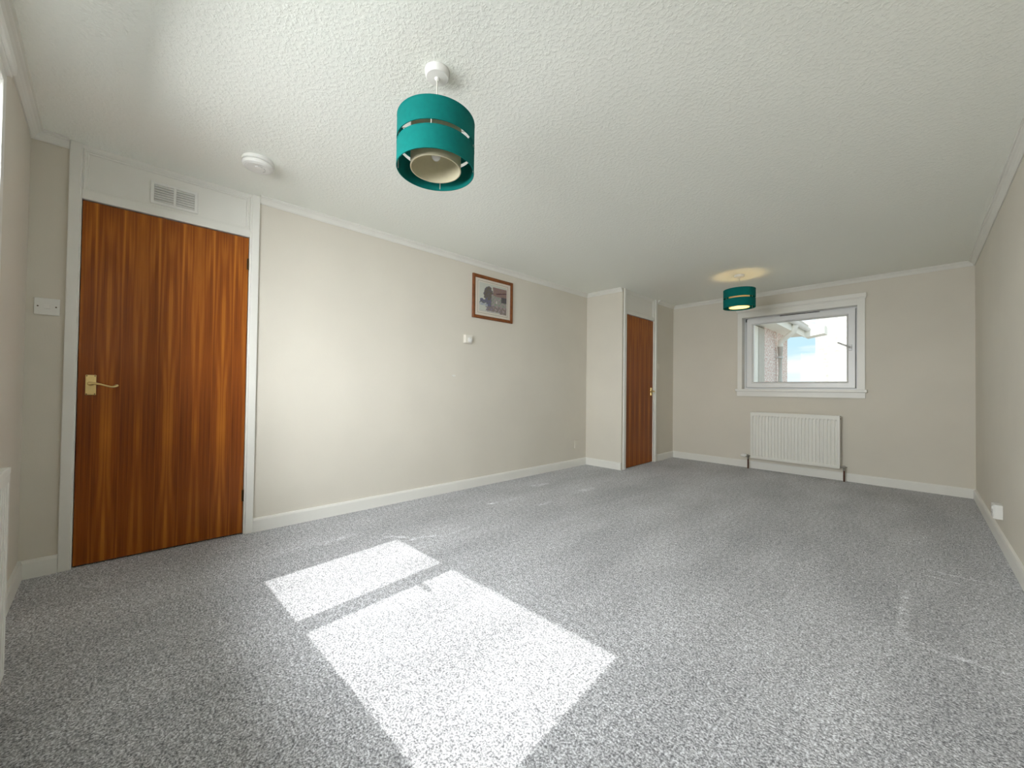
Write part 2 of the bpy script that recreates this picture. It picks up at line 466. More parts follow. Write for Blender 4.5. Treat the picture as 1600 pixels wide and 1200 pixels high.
pB = [(0, D1[1] + .012), CF0, CF1]
pC = [along(CF1, FL, DS1 + .045), FL, FR, NR, NL]
for prof, mk, nm in ((SK, 'gloss', 'baseboard'), (CV, 'cove', 'trim')):
    tr = nm == 'trim'
    run('trim_1' if tr else 'baseboard_near', [FR] + pA, 1, prof, M[mk])
    run('trim_2' if tr else 'baseboard_left_corner', pA, 1, prof, M[mk])
    run('trim_3' if tr else 'baseboard_left', pB, 0, prof, M[mk])
    run('trim_4' if tr else 'baseboard_cupboard_front', pB, 1, prof, M[mk])
    run('trim_5' if tr else 'baseboard_cupboard_side', pC, 0, prof, M[mk])
    run('trim_6' if tr else 'baseboard_far', pC, 1, prof, M[mk])
    run('trim_7' if tr else 'baseboard_right', pC, 2, prof, M[mk])

# ------------------------------------------------------------------ doors
def make_door(name, loc, rz, x0, x1, ax0, ax1, leaf_h, handle_right, vent=None):
    """local frame: X right along the wall, Y away from the room, Z up"""
    t = struct(empty(name, loc, rz))
    lf = empty('tmp', (0, 0, 0)); bpy.data.objects.remove(lf)
    # leaf, its own origin at its lower left corner so the veneer starts there
    bm = bmesh.new(); box(bm, 0, x1 - x0, 0, .040, 0, leaf_h - .012, .0015, 1)
    leaf = link('door_leaf', bm, M['sapele'], t); leaf.location = (x0, .008, .008)
    # frame: jambs running to the ceiling, transom, head
    fr = bmesh.new()
    box(fr, ax0 + .004, x0 - .003, -.004, .10, 0, H, .002)
    box(fr, x1 + .003, ax1 - .004, -.004, .10, 0, H, .002)
    box(fr, x0 - .004, x1 + .004, -.006, .10, leaf_h + .001, leaf_h + .048, .003)
    box(fr, x0 - .004, x1 + .004, -.002, .10, H - .022, H, .002)
    box(fr, x0 - .004, x0 + .012, .052, .085, 0, leaf_h); box(fr, x1 - .012, x1 + .004, .052, .085, 0, leaf_h)
    box(fr, x0, x1, .052, .085, leaf_h - .012, leaf_h + .002)
    link('door_frame', fr, M['gloss'], t)
    # architrave: two uprights standing proud of the wall
    for a, b in ((ax0 - .012, ax0 + .032), (ax1 - .032, ax1 + .012)):
        bm = bmesh.new(); box(bm, a, b, -.017, .0, 0, H, .004); link('architrave', bm, M['gloss'], t)
    # fixed panel above the leaf with its planted bead
    bm = bmesh.new(); box(bm, x0 - .003, x1 + .003, .012, .03, leaf_h + .045, H - .018); link('over_panel', bm, M['gloss'], t)
    bm = bmesh.new()
    frame_ring(bm, x0 - .002, x1 + .002, leaf_h + .047, H - .021, .020, [(0, .012), (0, .001), (.35, .001), (.5, .006), (.85, .006), (1, .012)])
    link('panel_bead', bm, M['gloss'], t)
    # hinges on the side away from the handle
    hx = x0 - .001 if handle_right else x1 + .001
    for z in (.255, leaf_h - .18):
        bm = bmesh.new()
        lathe(bm, [(.001, -.038), (.0055, -.037), (.0055, -.014), (.0048, -.0135), (.0055, -.013), (.0055, .013), (.0048, .0135), (.0055, .014), (.0055, .037), (.001, .038)], 12, (hx, .002, z))
        box(bm, hx - .009, hx + .009, .004, .0095, z - .036, z + .036)
        link('hinge', bm, M['brass_dark'], leaf).matrix_parent_inverse = Matrix.Translation(-Vector(leaf.location))
    # lever handle on a short backplate
    s = -1 if handle_right else 1
    px = x1 - .048 if handle_right else x0 + .048
    pz = .985
    inv = Matrix.Translation(-Vector(leaf.location))
    bm = bmesh.new(); box(bm, px - .0205, px + .0205, .001, .009, pz - .062, pz + .048, .003)
    pl = link('handle_plate', bm, M['brass'], leaf); pl.matrix_parent_inverse = inv
    bm = bmesh.new()
    for qx in (-.015, .015):
        for qz in (-.056, .042):
            lathe(bm, [(.0001, -.0008), (.0028, -.0004), (.0028, .003)], 8, (px + qx, .001, pz + qz), 'Y')
    link('plate_screw', bm, M['brass_dark'], leaf).matrix_parent_inverse = inv
    bm = bmesh.new()
    lathe(bm, [(.013, .003), (.013, -.004), (.009, -.008), (.008, -.036), (.009, -.043), (.006, -.047), (.0005, -.048)], 20, (px, 0, pz), 'Y')
    pts = [(0, 0), (.018, 0.002), (.04, -.003), (.062, -.011), (.080, -.0165), (.092, -.015), (.101, -.009), (.107, -.006)]
    tube(bm, [(px + s * a, -.040 - .004 * math.sin(a * 30), pz + b) for a, b in pts], [.0075, .006, .0052, .0050, .0056, .0066, .0080, .0045], 12)
    link('lever_handle', bm, M['brass'], leaf, True).matrix_parent_inverse = inv
    return t
door1 = make_door('door_1', (0, 0, 0), PI / 2, -.312, .434, D1[0], D1[1], 1.981, False)
door1['label'] = 'wide reddish veneer door at the left with brass lever and vent above'
ang = math.atan2(FL[1] - CF1[1], FL[0] - CF1[0])
door2 = make_door('door_2', (*CF1, 0), ang, .108, .835, DS0, DS1, 1.963, True)
door2['label'] = 'narrow looking veneer door in the boxed corner beside the far wall'

# ventilation grille on the panel over door 1 : local frame of the left wall
v = empty('vent_grille', (0, .058, 2.120), PI / 2)
tag(v, 'white plastic louvred vent on the panel above the near veneer door', 'vent')
bm = bmesh.new()
frame_ring(bm, -.108, .108, -.066, .066, .017, [(0, .012), (0, .006), (.15, .004), (.9, .004), (1, .012)])
box(bm, -.006, .006, .004, .012, -.05, .05)
link('grille_frame', bm, M['plastic'], v)
bm = bmesh.new(); box(bm, -.094, .094, .010, .012, -.052, .052); link('grille_back', bm, M['slot'], v)
sl = None
for cx_ in (-.0485, .0485):
    for k in range(7):
        if sl is None:
            bm = bmesh.new()
            vs = [bm.verts.new(p) for p in ((-.042, .0105, .0065), (.042, .0105, .0065), (.042, .0015, -.0035), (.042, .0035, -.0055), (.042, .0115, .0045), (-.042, .0115, .0045), (-.042, .0035, -.0055), (-.042, .0015, -.0035))]
            a, b, c, d, e, f, g, h = vs
            for q in ((a, b, c, h), (h, c, d, g), (g, d, e, f), (a, f, e, b)): bm.faces.new(q)
            bm.faces.new((b, e, d, c)); bm.faces.new((a, h, g, f))
            sl = o = link('slat', bm, M['plastic'], v)
        else:
            o = sl.copy(); COL.objects.link(o); o.parent = v
        o.location = (cx_, 0, -.043 + k * .0143)

# ------------------------------------------------------------------ windows
def make_window(name, loc, rz, op, arch, glaz, sill=True, mull=None, handle=None, slot=None, depth=.085, bead_over=.012, sill_over=.018, proud_sill=.052, frame_w=.05, lap=0.0, thick=1.0):
    """op = opening x0,x1,z0,z1 ; arch = outer x0,x1,z_top ; glaz = list of glazed lights (sash outer x0,x1,z0,z1, pane inset)"""
    t = struct(empty(name, loc, rz))
    x0, x1, z0, z1 = op
    # reveal lining + fixed frame
    bm = bmesh.new()
    frame_ring(bm, x0 - .012, x1 + .012, z0 - .012, z1 + .012, .0125, [(0, -.002), (1, -.002), (1, depth + .03), (0, depth + .03)])
    link('reveal_lining', bm, M['gloss'], t)
    bm = bmesh.new()
    frame_ring(bm, x0 - .001, x1 + .001, z0 - .001, z1 + .001, frame_w, [(0, depth + .065), (0, depth + .008), (.35, depth + .008), (.45, depth + .020), (1, depth + .020), (1, depth + .065)])
    link('window_frame', bm, M['upvc'], t)
    for (a, b, c, d, ins, proud) in glaz:
        bm = bmesh.new(); y = depth - proud
        frame_ring(bm, a, b, c, d, ins, [(0, depth + .05), (0, y + .003), (.05, y), (.78, y), (.9, y + .008), (1, y + .012), (1, depth + .05)])
        link('sash', bm, M['upvc'], t)
        bm = bmesh.new()
        frame_ring(bm, a + ins - .003, b - ins + .003, c + ins - .003, d - ins + .003, .006, [(0, y + .012), (0, y + .010), (1, y + .010), (1, y + .016), (0, y + .016)])
        link('glazing_gasket', bm, M['slot'], t)
        bm = bmesh.new(); box(bm, a + ins - .004, b - ins + .004, depth + .018, depth + .024, c + ins - .004, d - ins + .004)
        link('pane', bm, M['glass'], t)
    if mull:
        bm = bmesh.new(); box(bm, mull[0], mull[1], depth - .006, depth + .06, z0 + .02, z1 - .02, .004); link('mullion', bm, M['upvc'], t)
    # architrave with a bead on its head, sill and apron
    ax0, ax1, az1 = arch
    bm = bmesh.new()
    for (a, b, c, d) in ((ax0, x0 + .001, z0, az1), (x1 - .001 - lap, ax1, z0, az1), (x0, x1, z1 - .001, az1)):
        box(bm, a, b, -.018, .004, c, d, .003)
    link('architrave', bm, M['gloss'], t)
    bm = bmesh.new(); box(bm, ax0 - bead_over, ax1 + bead_over, -.040, .0, az1 - .002, az1 + .045, .006, 3)
    box(bm, ax0 - bead_over * .5, ax1 + bead_over * .5, -.030, .0, az1 - .012, az1 + .002, .003)
    link('head_bead', bm, M['gloss'], t)
    bm = bmesh.new(); box(bm, ax0 - .018, ax1 + sill_over, -proud_sill, depth + .01, z0 - .030, z0 + .001, .006, 3); link('window_sill', bm, M['gloss'], t)
    bm = bmesh.new(); box(bm, ax0 - .006, ax1 + .002 + min(0, sill_over), -.020, .0, z0 - .095, z0 - .028, .003); link('apron', bm, M['gloss'], t)
    if handle:
        hx, hz, dx, dz = handle; y = depth - .028
        bm = bmesh.new(); box(bm, hx - .013, hx + .013, y - .012, y + .004, hz - .034, hz + .034, .005, 3)
        lathe(bm, [(.011, .0), (.010, -.014), (.009, -.034), (.001, -.036)], 16, (hx, y - .01, hz), 'Y')
        b2 = link('handle_base', bm, M['upvc'], t)
        bm = bmesh.new()
        tube(bm, [(hx, y - .038, hz), (hx + dx * .25, y - .046, hz + dz * .25), (hx + dx * .7, y - .048, hz + dz * .7), (hx + dx, y - .046, hz + dz)], [.009 * thick, .0085 * thick, .008 * thick, .006 * thick], 12)
        link('window_handle', bm, M['alu'], t, True)
    if slot:
        bm = bmesh.new(); box(bm, slot[0], slot[1], depth - .002, depth + .012, slot[2], slot[3], .001); link('trickle_vent', bm, M['dark'], t)
    return t
w1 = make_window('window_1', (0, 5.719, 0), 0, FW, (1.377, 2.640, 2.058),
                 [(1.466, 2.552, 1.050, 1.957, .072, .028)], handle=(2.512, 1.510, -.108, .062), slot=(1.83, 2.23, 1.957, 1.969), depth=.085)
bm = bmesh.new(); box(bm, 1.452, 1.470, .060, .082, 1.925, 1.965, .003); link('sash_hinge', bm, M['dark'], w1)
w1['label'] = 'white framed window in the far wall above the radiator'
# near window, its local X runs towards the left corner, so positions are negative
w2 = make_window('window_2', (*NL, 0), PI + NEAR_ANG, (-WX1, -WX0, WZ0, WZ1), (-WX1 - .055, -.838, 2.10),
                 [(-1.425, -WX0 - .004, WZ0 + .008, WZ1 - .008, .024, .010), (-WX1 + .004, -1.445, WZ0 + .008, WZ1 - .008, .040, .010)],
                 mull=(-1.49, -1.38), frame_w=.026, lap=.017, thick=1.6,
                 handle=(-1.440, 1.61, -.150, -.012), depth=.055, bead_over=.003, sill_over=-.04, proud_sill=.03)
w2['label'] = 'white framed two light window in the near wall at the left picture edge'

# ------------------------------------------------------------------ radiators
def make_radiator(name, loc, rz, Lx, z0, z1, ribs, side_panels):
    t = empty(name, loc, rz)
    bm = bmesh.new(); px = Lx / ribs
    xs = [(0, 0), (.012, 0)]
    for k in range(ribs):
        a = .016 + k * (Lx - .032) / ribs; p = (Lx - .032) / ribs
        xs += [(a + p * .20, 0), (a + p * .32, 1), (a + p * .68, 1), (a + p * .80, 0)]
    xs += [(Lx - .012, 0), (Lx, 0)]
    rows = [(z0, 0), (z0 + .028, 0), (z0 + .045, 1), (z1 - .055, 1), (z1 - .038, 0), (z1, 0)]
    g = [[bm.verts.new((x, .0105 * rx * rz_, z)) for x, rx in xs] for z, rz_ in rows]
    for A, B in zip(g, g[1:]):
        for i in range(len(xs) - 1): bm.faces.new((A[i], A[i + 1], B[i + 1], B[i]))
    # returned edges to a back sheet
    ring = g[0] + [r[-1] for r in g[1:-1]] + g[-1][::-1] + [r[0] for r in g[1:-1]][::-1]
    bk = [bm.verts.new((q.co.x, .014, q.co.z)) for q in ring]
    for i in range(len(ring)): bm.faces.new((ring[i], ring[(i + 1) % len(ring)], bk[(i + 1) % len(ring)], bk[i]))
    bm.faces.new(bk)
    link('front_panel', bm, M['enamel'], t)
    bm = bmesh.new(); box(bm, .004, Lx - .004, .046, .060, z0 + .004, z1 - .004, .004); link('back_panel', bm, M['enamel'], t)
    bm = bmesh.new()
    n = int(Lx / .03)
    for k in range(n):                                    # convector fins between the two panels
        x = .02 + (Lx - .04) * k / (n - 1); box(bm, x - .0012, x + .0012, .014, .046, z0 + .03, z1 - .03)
    fin = link('convector_fins', bm, M['enamel'], t); fin['kind'] = 'stuff'
    bm = bmesh.new()
    box(bm, -.002, Lx + .002, -.001, .005, z1 - .014, z1 + .004, .002); box(bm, -.002, Lx + .002, .056, .062, z1 - .014, z1 + .004, .002)
    nb = int(Lx / .022)
    for k in range(nb + 1):
        x = (Lx - .008) * k / nb; box(bm, x, x + .008, .0, .060, z1 - .002, z1 + .003)
    box(bm, 0, Lx, .026, .034, z1 - .002, z1 + .003)
    link('top_grille', bm, M['enamel'], t)
    for a in ((-.003, .002), (Lx - .002, Lx + .003)):
        bm = bmesh.new(); box(bm, a[0], a[1], .001, .061, z0 + .010, z1 + .003, .0015); link('side_panel', bm, M['enamel'], t)
    for a in (.16, Lx - .16):
        bm = bmesh.new(); box(bm, a - .015, a + .015, .058, .091, z0 + .06, z1 - .06, .002); link('wall_bracket', bm, M['steel'], t)
    return t
RY = 5.622
rad = make_radiator('radiator', (1.556, RY, 0), 0, .877, .142, .730, 25, True)
tag(rad, 'white ribbed panel radiator on the far wall under the window', 'radiator')
bm = bmesh.new()
lathe(bm, [(.002, -.122), (.016, -.120), (.022, -.108), (.022, -.064), (.017, -.058), (.015, -.050)], 18, (0, .03, .165), 'X')
tv = link('thermostatic_head', bm, M['plastic'], rad, True)
bm = bmesh.new()
lathe(bm, [(.010, -.052), (.012, -.050), (.012, -.028), (.009, -.026), (.009, .004)], 16, (0, .03, .165), 'X')
lathe(bm, [(.0105, -.030), (.0105, .012)], 14, (-.036, .03, .150)); link('valve_body', bm, M['steel'], rad, True)
bm = bmesh.new(); tube(bm, [(-.036, .03, .0), (-.036, .03, .07), (-.036, .03, .13)], .0085, 12); link('supply_pipe', bm, M['copper'], rad, True)
bm = bmesh.new()
lathe(bm, [(.009, -.004), (.009, .022), (.012, .024), (.012, .046), (.006, .050), (.006, .062), (.001, .063)], 16, (.877, .03, .165), 'X')
lathe(bm, [(.0105, -.030), (.0105, .012)], 14, (.877 + .036, .03, .150)); link('lockshield_valve', bm, M['steel'], rad, True)
bm = bmesh.new(); tube(bm, [(.913, .03, .0), (.913, .03, .07), (.913, .03, .13)], .0085, 12); link('return_pipe', bm, M['copper'], rad, True)
bm = bmesh.new(); lathe(bm, [(.009, 0), (.009, .006), (.006, .008), (.001, .009)], 14, (.879, .03, .70), 'X'); link('bleed_plug', bm, M['steel'], rad, True)
# radiator under the near window : its left end shows at the picture edge
na = Vector((-1, -.0685)).normalized()
rn = make_radiator('radiator', (2.42, -.316 + .0685 * (2.42 - 1.222), 0), PI + NEAR_ANG, 1.20, .118, .728, 34, True)
tag(rn, 'white panel radiator end with top grille at the left picture edge', 'radiator')
bm = bmesh.new()
lathe(bm, [(.009, -.004), (.009, .022), (.011, .024), (.011, .040), (.001, .042)], 16, (1.20, .03, .15), 'X')
link('lockshield_valve', bm, M['steel'], rn, True)
bm = bmesh.new(); tube(bm, [(1.232, .03, .0), (1.232, .03, .07), (1.232, .03, .15)], .0085, 12); link('return_pipe', bm, M['copper'], rn, True)

# ------------------------------------------------------------------ pendant lamps
def make_pendant(loc, drop, lit):
    """origin on the ceiling; drop = distance from ceiling to the top rim"""
    t = empty('pendant_lamp', loc)
    bm = bmesh.new()
    lathe(bm, [(.002, 0), (.050, 0), (.050, -.006), (.047, -.022), (.043, -.027), (.012, -.030), (.008, -.038), (.002, -.040)], 40)
    link('ceiling_rose', bm, M['plastic'], t, True)
    top = -drop; b1 = top - .087; t2 = b1 - .021; bot = t2 - .087
    it = top - .020; ib = bot + .006; hz = (it + ib) / 2 + .042
    bm = bmesh.new(); tube(bm, [(0, 0, -.035), (0, 0, hz + .03)], .0032, 10); link('flex', bm, M['cable'], t, True)
    bm = bmesh.new(); lathe(bm, [(.003, .045), (.013, .040), (.016, .030), (.016, .0), (.020, -.004), (.020, -.012), (.013, -.014), (.013, -.026), (.002, -.028)], 24, (0, 0, hz)); link('bulb_holder', bm, M['plastic'], t, True)
    th = .0022; r = .154
    for a, b in ((top, b1), (t2, bot)):
        bm = bmesh.new(); lathe(bm, [(r, b), (r, a), (r - th, a), (r - th, b)], 72, closed=True)
        o = link('shade_band', bm, M['teal'], t, True)
        for z in (a, b):
            bm = bmesh.new(); lathe(bm, [(r + .0006, z - .002), (r + .0006, z + .002), (r - th - .0006, z + .002), (r - th - .0006, z - .002)], 72, closed=True)
            link('band_hem', bm, M['teal'], o, True)
    ri = .100
    bm = bmesh.new(); lathe(bm, [(ri, ib), (ri, it), (ri - th, it), (ri - th, ib)], 64, closed=True)
    inner = link('inner_drum', bm, M['cream'], t, True)
    for z in (it, ib):
        bm = bmesh.new(); lathe(bm, [(ri + .0008, z - .002), (ri + .0008, z + .002), (ri - th - .0008, z + .002), (ri - th - .0008, z - .002)], 64, closed=True)
        link('drum_hem', bm, M['cream'], inner, True)
    # wire carrier: ring on the holder, three spokes to the inner drum, three hangers to each teal band
    bm = bmesh.new(); lathe(bm, [(.021, -.003), (.026, -.003), (.026, .0), (.021, .0)], 24, (0, 0, hz), closed=True)
    for k in range(3):
        a = 2 * PI * k / 3 + .5
        tube(bm, [(.022 * math.cos(a), .022 * math.sin(a), hz), (.06 * math.cos(a), .06 * math.sin(a), it - .012), (.098 * math.cos(a), .098 * math.sin(a), it - .004)], .0014, 8)
    link('wire_carrier', bm, M['cable'], t)
    for k in range(4):
        a = 2 * PI * k / 4 + .9; ca, sa = math.cos(a), math.sin(a)
        bm = bmesh.new()
        tube(bm, [(ri * ca, ri * sa, it - .006), ((r - .003) * ca, (r - .003) * sa, it - .006)], .0014, 8)
        tube(bm, [((r - .0035) * ca, (r - .0035) * sa, top - .004), ((r - .0035) * ca, (r - .0035) * sa, bot + .004)], .0016, 8)
        link('hanger_wire', bm, M['cable'], t)
    bz = hz - .026
    bm = bmesh.new(); lathe(bm, [(.0115, .0), (.0115, -.012), (.015, -.022), (.0190, -.038), (.0190, -.046), (.016, -.056), (.009, -.063), (.001, -.065)], 28, (0, 0, bz))
    link('bulb', bm, M['lit_bulb'] if lit else M['bulb'], t, True)
    return t, bz - .046
l1, _ = make_pendant((1.735, .812, H), .213, False)
tag(l1, 'near teal two band drum pendant lamp, unlit, hanging from the ceiling', 'pendant lamp')
l2, lz = make_pendant((1.700, 4.670, H), .166, True)
tag(l2, 'far teal drum pendant lamp, lit and glowing yellow, in front of the window', 'pendant lamp')

# ------------------------------------------------------------------ smoke alarm
sa = empty('smoke_alarm', (.490, .400, H))
tag(sa, 'round white smoke alarm on the ceiling near the left door', 'smoke alarm')
bm = bmesh.new(); lathe(bm, [(.002, 0), (.078, 0), (.080, -.004), (.080, -.018), (.077, -.020), (.002, -.020)], 48); link('mounting_base', bm, M['plastic'], sa, True)
bm = bmesh.new(); lathe(bm, [(.002, -.019), (.070, -.019), (.070, -.026), (.002, -.026)], 48); link('sensor_slot', bm, M['slot'], sa, True)
bm = bmesh.new(); lathe(bm, [(.002, -.025), (.077, -.025), (.078, -.030), (.074, -.040), (.064, -.045), (.060, -.044), (.058, -.046), (.002, -.048)], 48); cov = link('cover', bm, M['plastic'], sa, True)
bm = bmesh.new(); lathe(bm, [(.001, -.046), (.015, -.046), (.015, -.050), (.013, -.051), (.001, -.0512)], 24, (.018, -.004, 0)); link('test_button', bm, M['plastic'], cov, True)
for k in range(3):
    a = 1.2 + k * .9
    bm = bmesh.new(); box(bm, -.011, .011, -.0015, .0015, -.0485, -.0460); s_ = link('sound_slot', bm, M['slot'], cov)
    s_.location = (-.034 * math.cos(a), .034 * math.sin(a), 0); s_.rotation_euler = (0, 0, -a + PI / 2)

# ------------------------------------------------------------------ switches, sockets, thermostat
def plate(name, loc, rz, w, h, d, material, rocker=True, screws=True):
    t = empty(name, loc, rz)
    bm = bmesh.new(); box(bm, -w / 2, w / 2, -d, 0, -h / 2, h / 2, .0025, 3); link('face_plate', bm, material, t)
    if rocker:
        bm = bmesh.new()
        vs = [bm.verts.new(p) for p in ((-.011, -d + .001, -.011), (.011, -d + .001, -.011), (.011, -d - .0045, -.011), (-.011, -d - .0045, -.011), (-.011, -d + .001, .011), (.011, -d + .001, .011), (.011, -d - .0012, .011), (-.011, -d - .0012, .011))]
        for q in ((0, 1, 2, 3), (7, 6, 5, 4), (0, 4, 5, 1), (1, 5, 6, 2), (2, 6, 7, 3), (3, 7, 4, 0)): bm.faces.new([vs[i] for i in q])
        link('rocker', bm, material, t)
    if screws:
        for sx_ in (-1, 1):
            bm = bmesh.new(); lathe(bm, [(.0003, -.0008), (.0032, -.0004), (.0032, .002)], 12, (sx_ * w * .355, -d, 0), 'Y'); link('screw', bm, M['brass_dark'], t)
    return t
o = plate('light_switch', (0, -.423, 1.379), PI / 2, .086, .086, .009, M['plastic'])
tag(o, 'square white light switch with two screws, left of the near door', 'light switch')
sd = (Vector(FL) - Vector(CF1)).normalized(); p = Vector(CF1) + sd * .965
o = plate('light_switch', (p.x, p.y, 1.335), ang, .086, .086, .009, M['plastic_old'], screws=False)
tag(o, 'small light switch on the wall just right of the far door', 'light switch')
# wall socket painted over, low on the left wall near the boxed corner
o = plate('blank_plate', (0, 4.018, .285), PI / 2, .095, .105, .012, M['wall'], rocker=False, screws=False)
bm = bmesh.new(); box(bm, -.012, .012, -.0145, -.010, -.016, .016, .002); link('cover_cap', bm, M['wall'], o)
tag(o, 'small wall coloured socket plate low on the left wall by the boxed corner', 'socket')
# surface mounted socket box on the right wall
rwx = lambda y: FR[0] + (NR[0] - FR[0]) * (FR[1] - y) / (FR[1] - NR[1])
so = empty('socket', (rwx(4.09), 4.09, .221), -PI / 2)
tag(so, 'white surface mounted socket box low on the right wall', 'socket')
bm = bmesh.new(); box(bm, -.046, .046, -.034, 0, -.046, .046, .003, 3); link('back_box', bm, M['plastic'], so)
bm = bmesh.new(); box(bm, -.0445, .0445, -.042, -.033, -.0445, .0445, .003, 3); link('face_plate', bm, M['plastic'], so)
bm = bmesh.new(); box(bm, .014, .028, -.046, -.041, .012, .032, .002); link('rocker', bm, M['plastic'], so)
bm = bmesh.new()
for a, b, c, d in ((-.0035, .0035, .008, .018), (-.018, -.010, -.014, -.010), (.010, .018, -.014, -.010)): box(bm, a, b, -.0424, -.041, c, d)
link('pin_holes', bm, M['dark'], so)
# dial thermostat under the picture
th = empty('thermostat', (0, 2.245, 1.476), PI / 2)
tag(th, 'small cream dial thermostat on the left wall below the picture', 'thermostat')
bm = bmesh.new(); box(bm, -.046, .046, -.008, 0, -.043, .043, .003); link('back_plate', bm, M['plastic_old'], th)
bm = bmesh.new(); box(bm, -.043, .043, -.034, -.006, -.040, .040, .005, 3); link('housing', bm, M['plastic_old'], th)
bm = bmesh.new(); lathe(bm, [(.026, -.030), (.026, -.036), (.024, -.043), (.020, -.045), (.001, -.045)], 32, (.008, 0, -.008), 'Y'); dial = link('dial', bm, M['plastic'], th, True)
bm = bmesh.new(); box(bm, .0072, .0088, -.0456, -.044, -.004, .013); link('dial_mark', bm, M['slot'], dial)
# little filled wall plug below the thermostat
bm = bmesh.new(); lathe(bm, [(.001, -.0035), (.010, -.003), (.012, .0)], 14, (0, 0, 0), 'Y'); o = link('wall_filler', bm, M['cove']); o.location = (0, 2.092, 1.109); o.rotation_euler = (0, 0, PI / 2); o.scale = (1.9, 1, .7)
tag(o, 'tiny oval blob of filler on the bare left wall below the thermostat', 'wall filler')

# ------------------------------------------------------------------ picture
pc = empty('framed_picture', (0, 2.569, 1.926), PI / 2)
tag(pc, 'wood framed watercolour print of a cottage and tree high on the left wall', 'picture')
pw, ph = .272, .222
bm = bmesh.new(); frame_ring(bm, -pw, pw, -ph, ph, .032, [(0, 0), (0, -.016), (.12, -.020), (.7, -.019), (1, -.012), (1, 0)]); link('picture_frame', bm, M['oak'], pc)
bm = bmesh.new(); box(bm, -pw + .02, pw - .02, -.006, -.003, -ph + .02, ph - .02); link('mount', bm, M['mount'], pc)
ix0, ix1, iz0, iz1 = -.188, .186, -.146, .150
bm = bmesh.new(); frame_ring(bm, ix0 - .018, ix1 + .018, iz0 - .018, iz1 + .018, .0035, [(0, -.006), (0, -.0066), (1, -.0066), (1, -.006)]); link('wash_line', bm, M['line'], pc)
# the print: a flat sheet painted per vertex (tree left of a pitched roof cottage over a stream bank)
def paint(u, w):
    def n(a, b, s): return math.sin(a * s * 7.1 + b * s * 3.3 + math.sin(b * s * 5.7) * 1.7) * .5 + math.sin(a * s * 3.7 - b * s * 8.3 + math.sin(a * s * 4.1) * 2.1) * .5
    j = n(u, w, 6) ; q = n(u + .37, w + .11, 13)
    c = (.60, .61, .56)                                              # washed paper sky
    if w < .33 + .1 * u and u > .12 + .08 * j - (w - .2) * .4: c = (.26 + .10 * q, .22 + .08 * q, .23 + .07 * j)
    if ((u - .33) / .17) ** 2 + ((w - .62) / .28) ** 2 < 1 + .25 * j: c = (.17 + .07 * q, .15 + .06 * q, .14 + .05 * j)
    if u > .04 and u < .42 and abs(w - .34 - .05 * j) < .12: c = (.17 + .08 * q, .17 + .06 * q, .23 + .06 * j)
    if u < .30 and .2 < w < .30 + .03 * j: c = (.42 + .10 * j, .45 + .08 * j, .50)
    if u > .44 and w > .26 and w < .66: c = (.34 + .10 * j, .33 + .10 * q, .31 + .07 * j)      # gable wall
    if u > .48 - .1 * (w - .9) and w > .62 - .06 * (u - .5) and w < .93: c = (.29 + .06 * q, .20 + .04 * q, .185 + .03 * j)  # roof
    if u > .60 and abs(w - (.70 + .22 * (u - .6))) < .018: c = (.12, .06, .07)
    if u > .50 and w < .30 and (j > .25): c = (.40, .33, .33)
    if u > .80 and .42 < w < .62: c = (.12 + .05 * q, .11, .12)
    if .60 < u < .64 and .36 < w < .46: c = (.62, .60, .58)
    if u < .26 - .05 * j and w < .22: c = (.60, .61, .56)
    if w < .05 + .04 * q and u < .75: c = (.58, .57, .53)
    return c
nx, nzz = 72, 60
bm = bmesh.new(); ly = bm.loops.layers.float_color.new('print')
g = [[bm.verts.new((ix0 + (ix1 - ix0) * i / nx, -.0070, iz0 + (iz1 - iz0) * k / nzz)) for i in range(nx + 1)] for k in range(nzz + 1)]
for k in range(nzz):
    for i in range(nx):
        f = bm.faces.new((g[k][i], g[k][i + 1], g[k + 1][i + 1], g[k + 1][i]))
        for l_, (a, b) in zip(f.loops, ((i, k), (i + 1, k), (i + 1, k + 1), (i, k + 1))):
            l_[ly] = (*[min(.9, max(0.02, x * 1.25)) for x in paint(a / nx, b / nzz)], 1)
pm = mat('watercolour_print', (.5, .5, .5), .8)
va = pm.node_tree.nodes.new('ShaderNodeVertexColor'); va.layer_name = 'print'
pm.node_tree.links.new(va.outputs[0], pm.node_tree.nodes['Principled BSDF'].inputs['Base Color'])
link('print', bm, pm, pc)
bm = bmesh.new(); box(bm, -pw + .022, pw - .022, -.0105, -.0095, -ph + .022, ph - .022); link('glazing', bm, M['picglass'], pc)

# ------------------------------------------------------------------ outside the far window
hs = empty('neighbour_wing', (.9, 8.0, 0))
tag(hs, 'pink roughcast house wing with white eaves and downpipe, left in the window view', 'house')
def hbox(name, mk, *b, parent=hs, bev=0.0):
    bm = bmesh.new(); box(bm, *b, bev); return link(name, bm, M[mk], parent)
hbox('roughcast_wall', 'pinkcast', -3.0, 0, .92, 2.82, -1.2, 2.31)
hbox('corner_strip', 'render_strip', -3.0, .004, .52, .92, -1.2, 2.26)
hbox('end_wall', 'fascia', -3.0, 0, -.6, .50, -1.2, 2.26)
hbox('soffit', 'fascia', -3.0, .30, -.6, 2.95, 2.30, 2.34)
hbox('fascia', 'fascia', .285, .31, -.6, 2.95, 2.28, 2.50)
hbox('expansion_bead', 'gutter', -.002, .006, 1.835, 1.85, -1.2, 2.30)
bm = bmesh.new()
gp = [(.31 + .055 + .055 * math.cos(a), 2.47 + .07 * math.sin(a)) for a in [PI + PI * k / 8 for k in range(9)]]
gi = [(.31 + .055 + .049 * math.cos(a), 2.47 + .064 * math.sin(a)) for a in [PI + PI * k / 8 for k in range(9)]][::-1]
sec = gp + gi
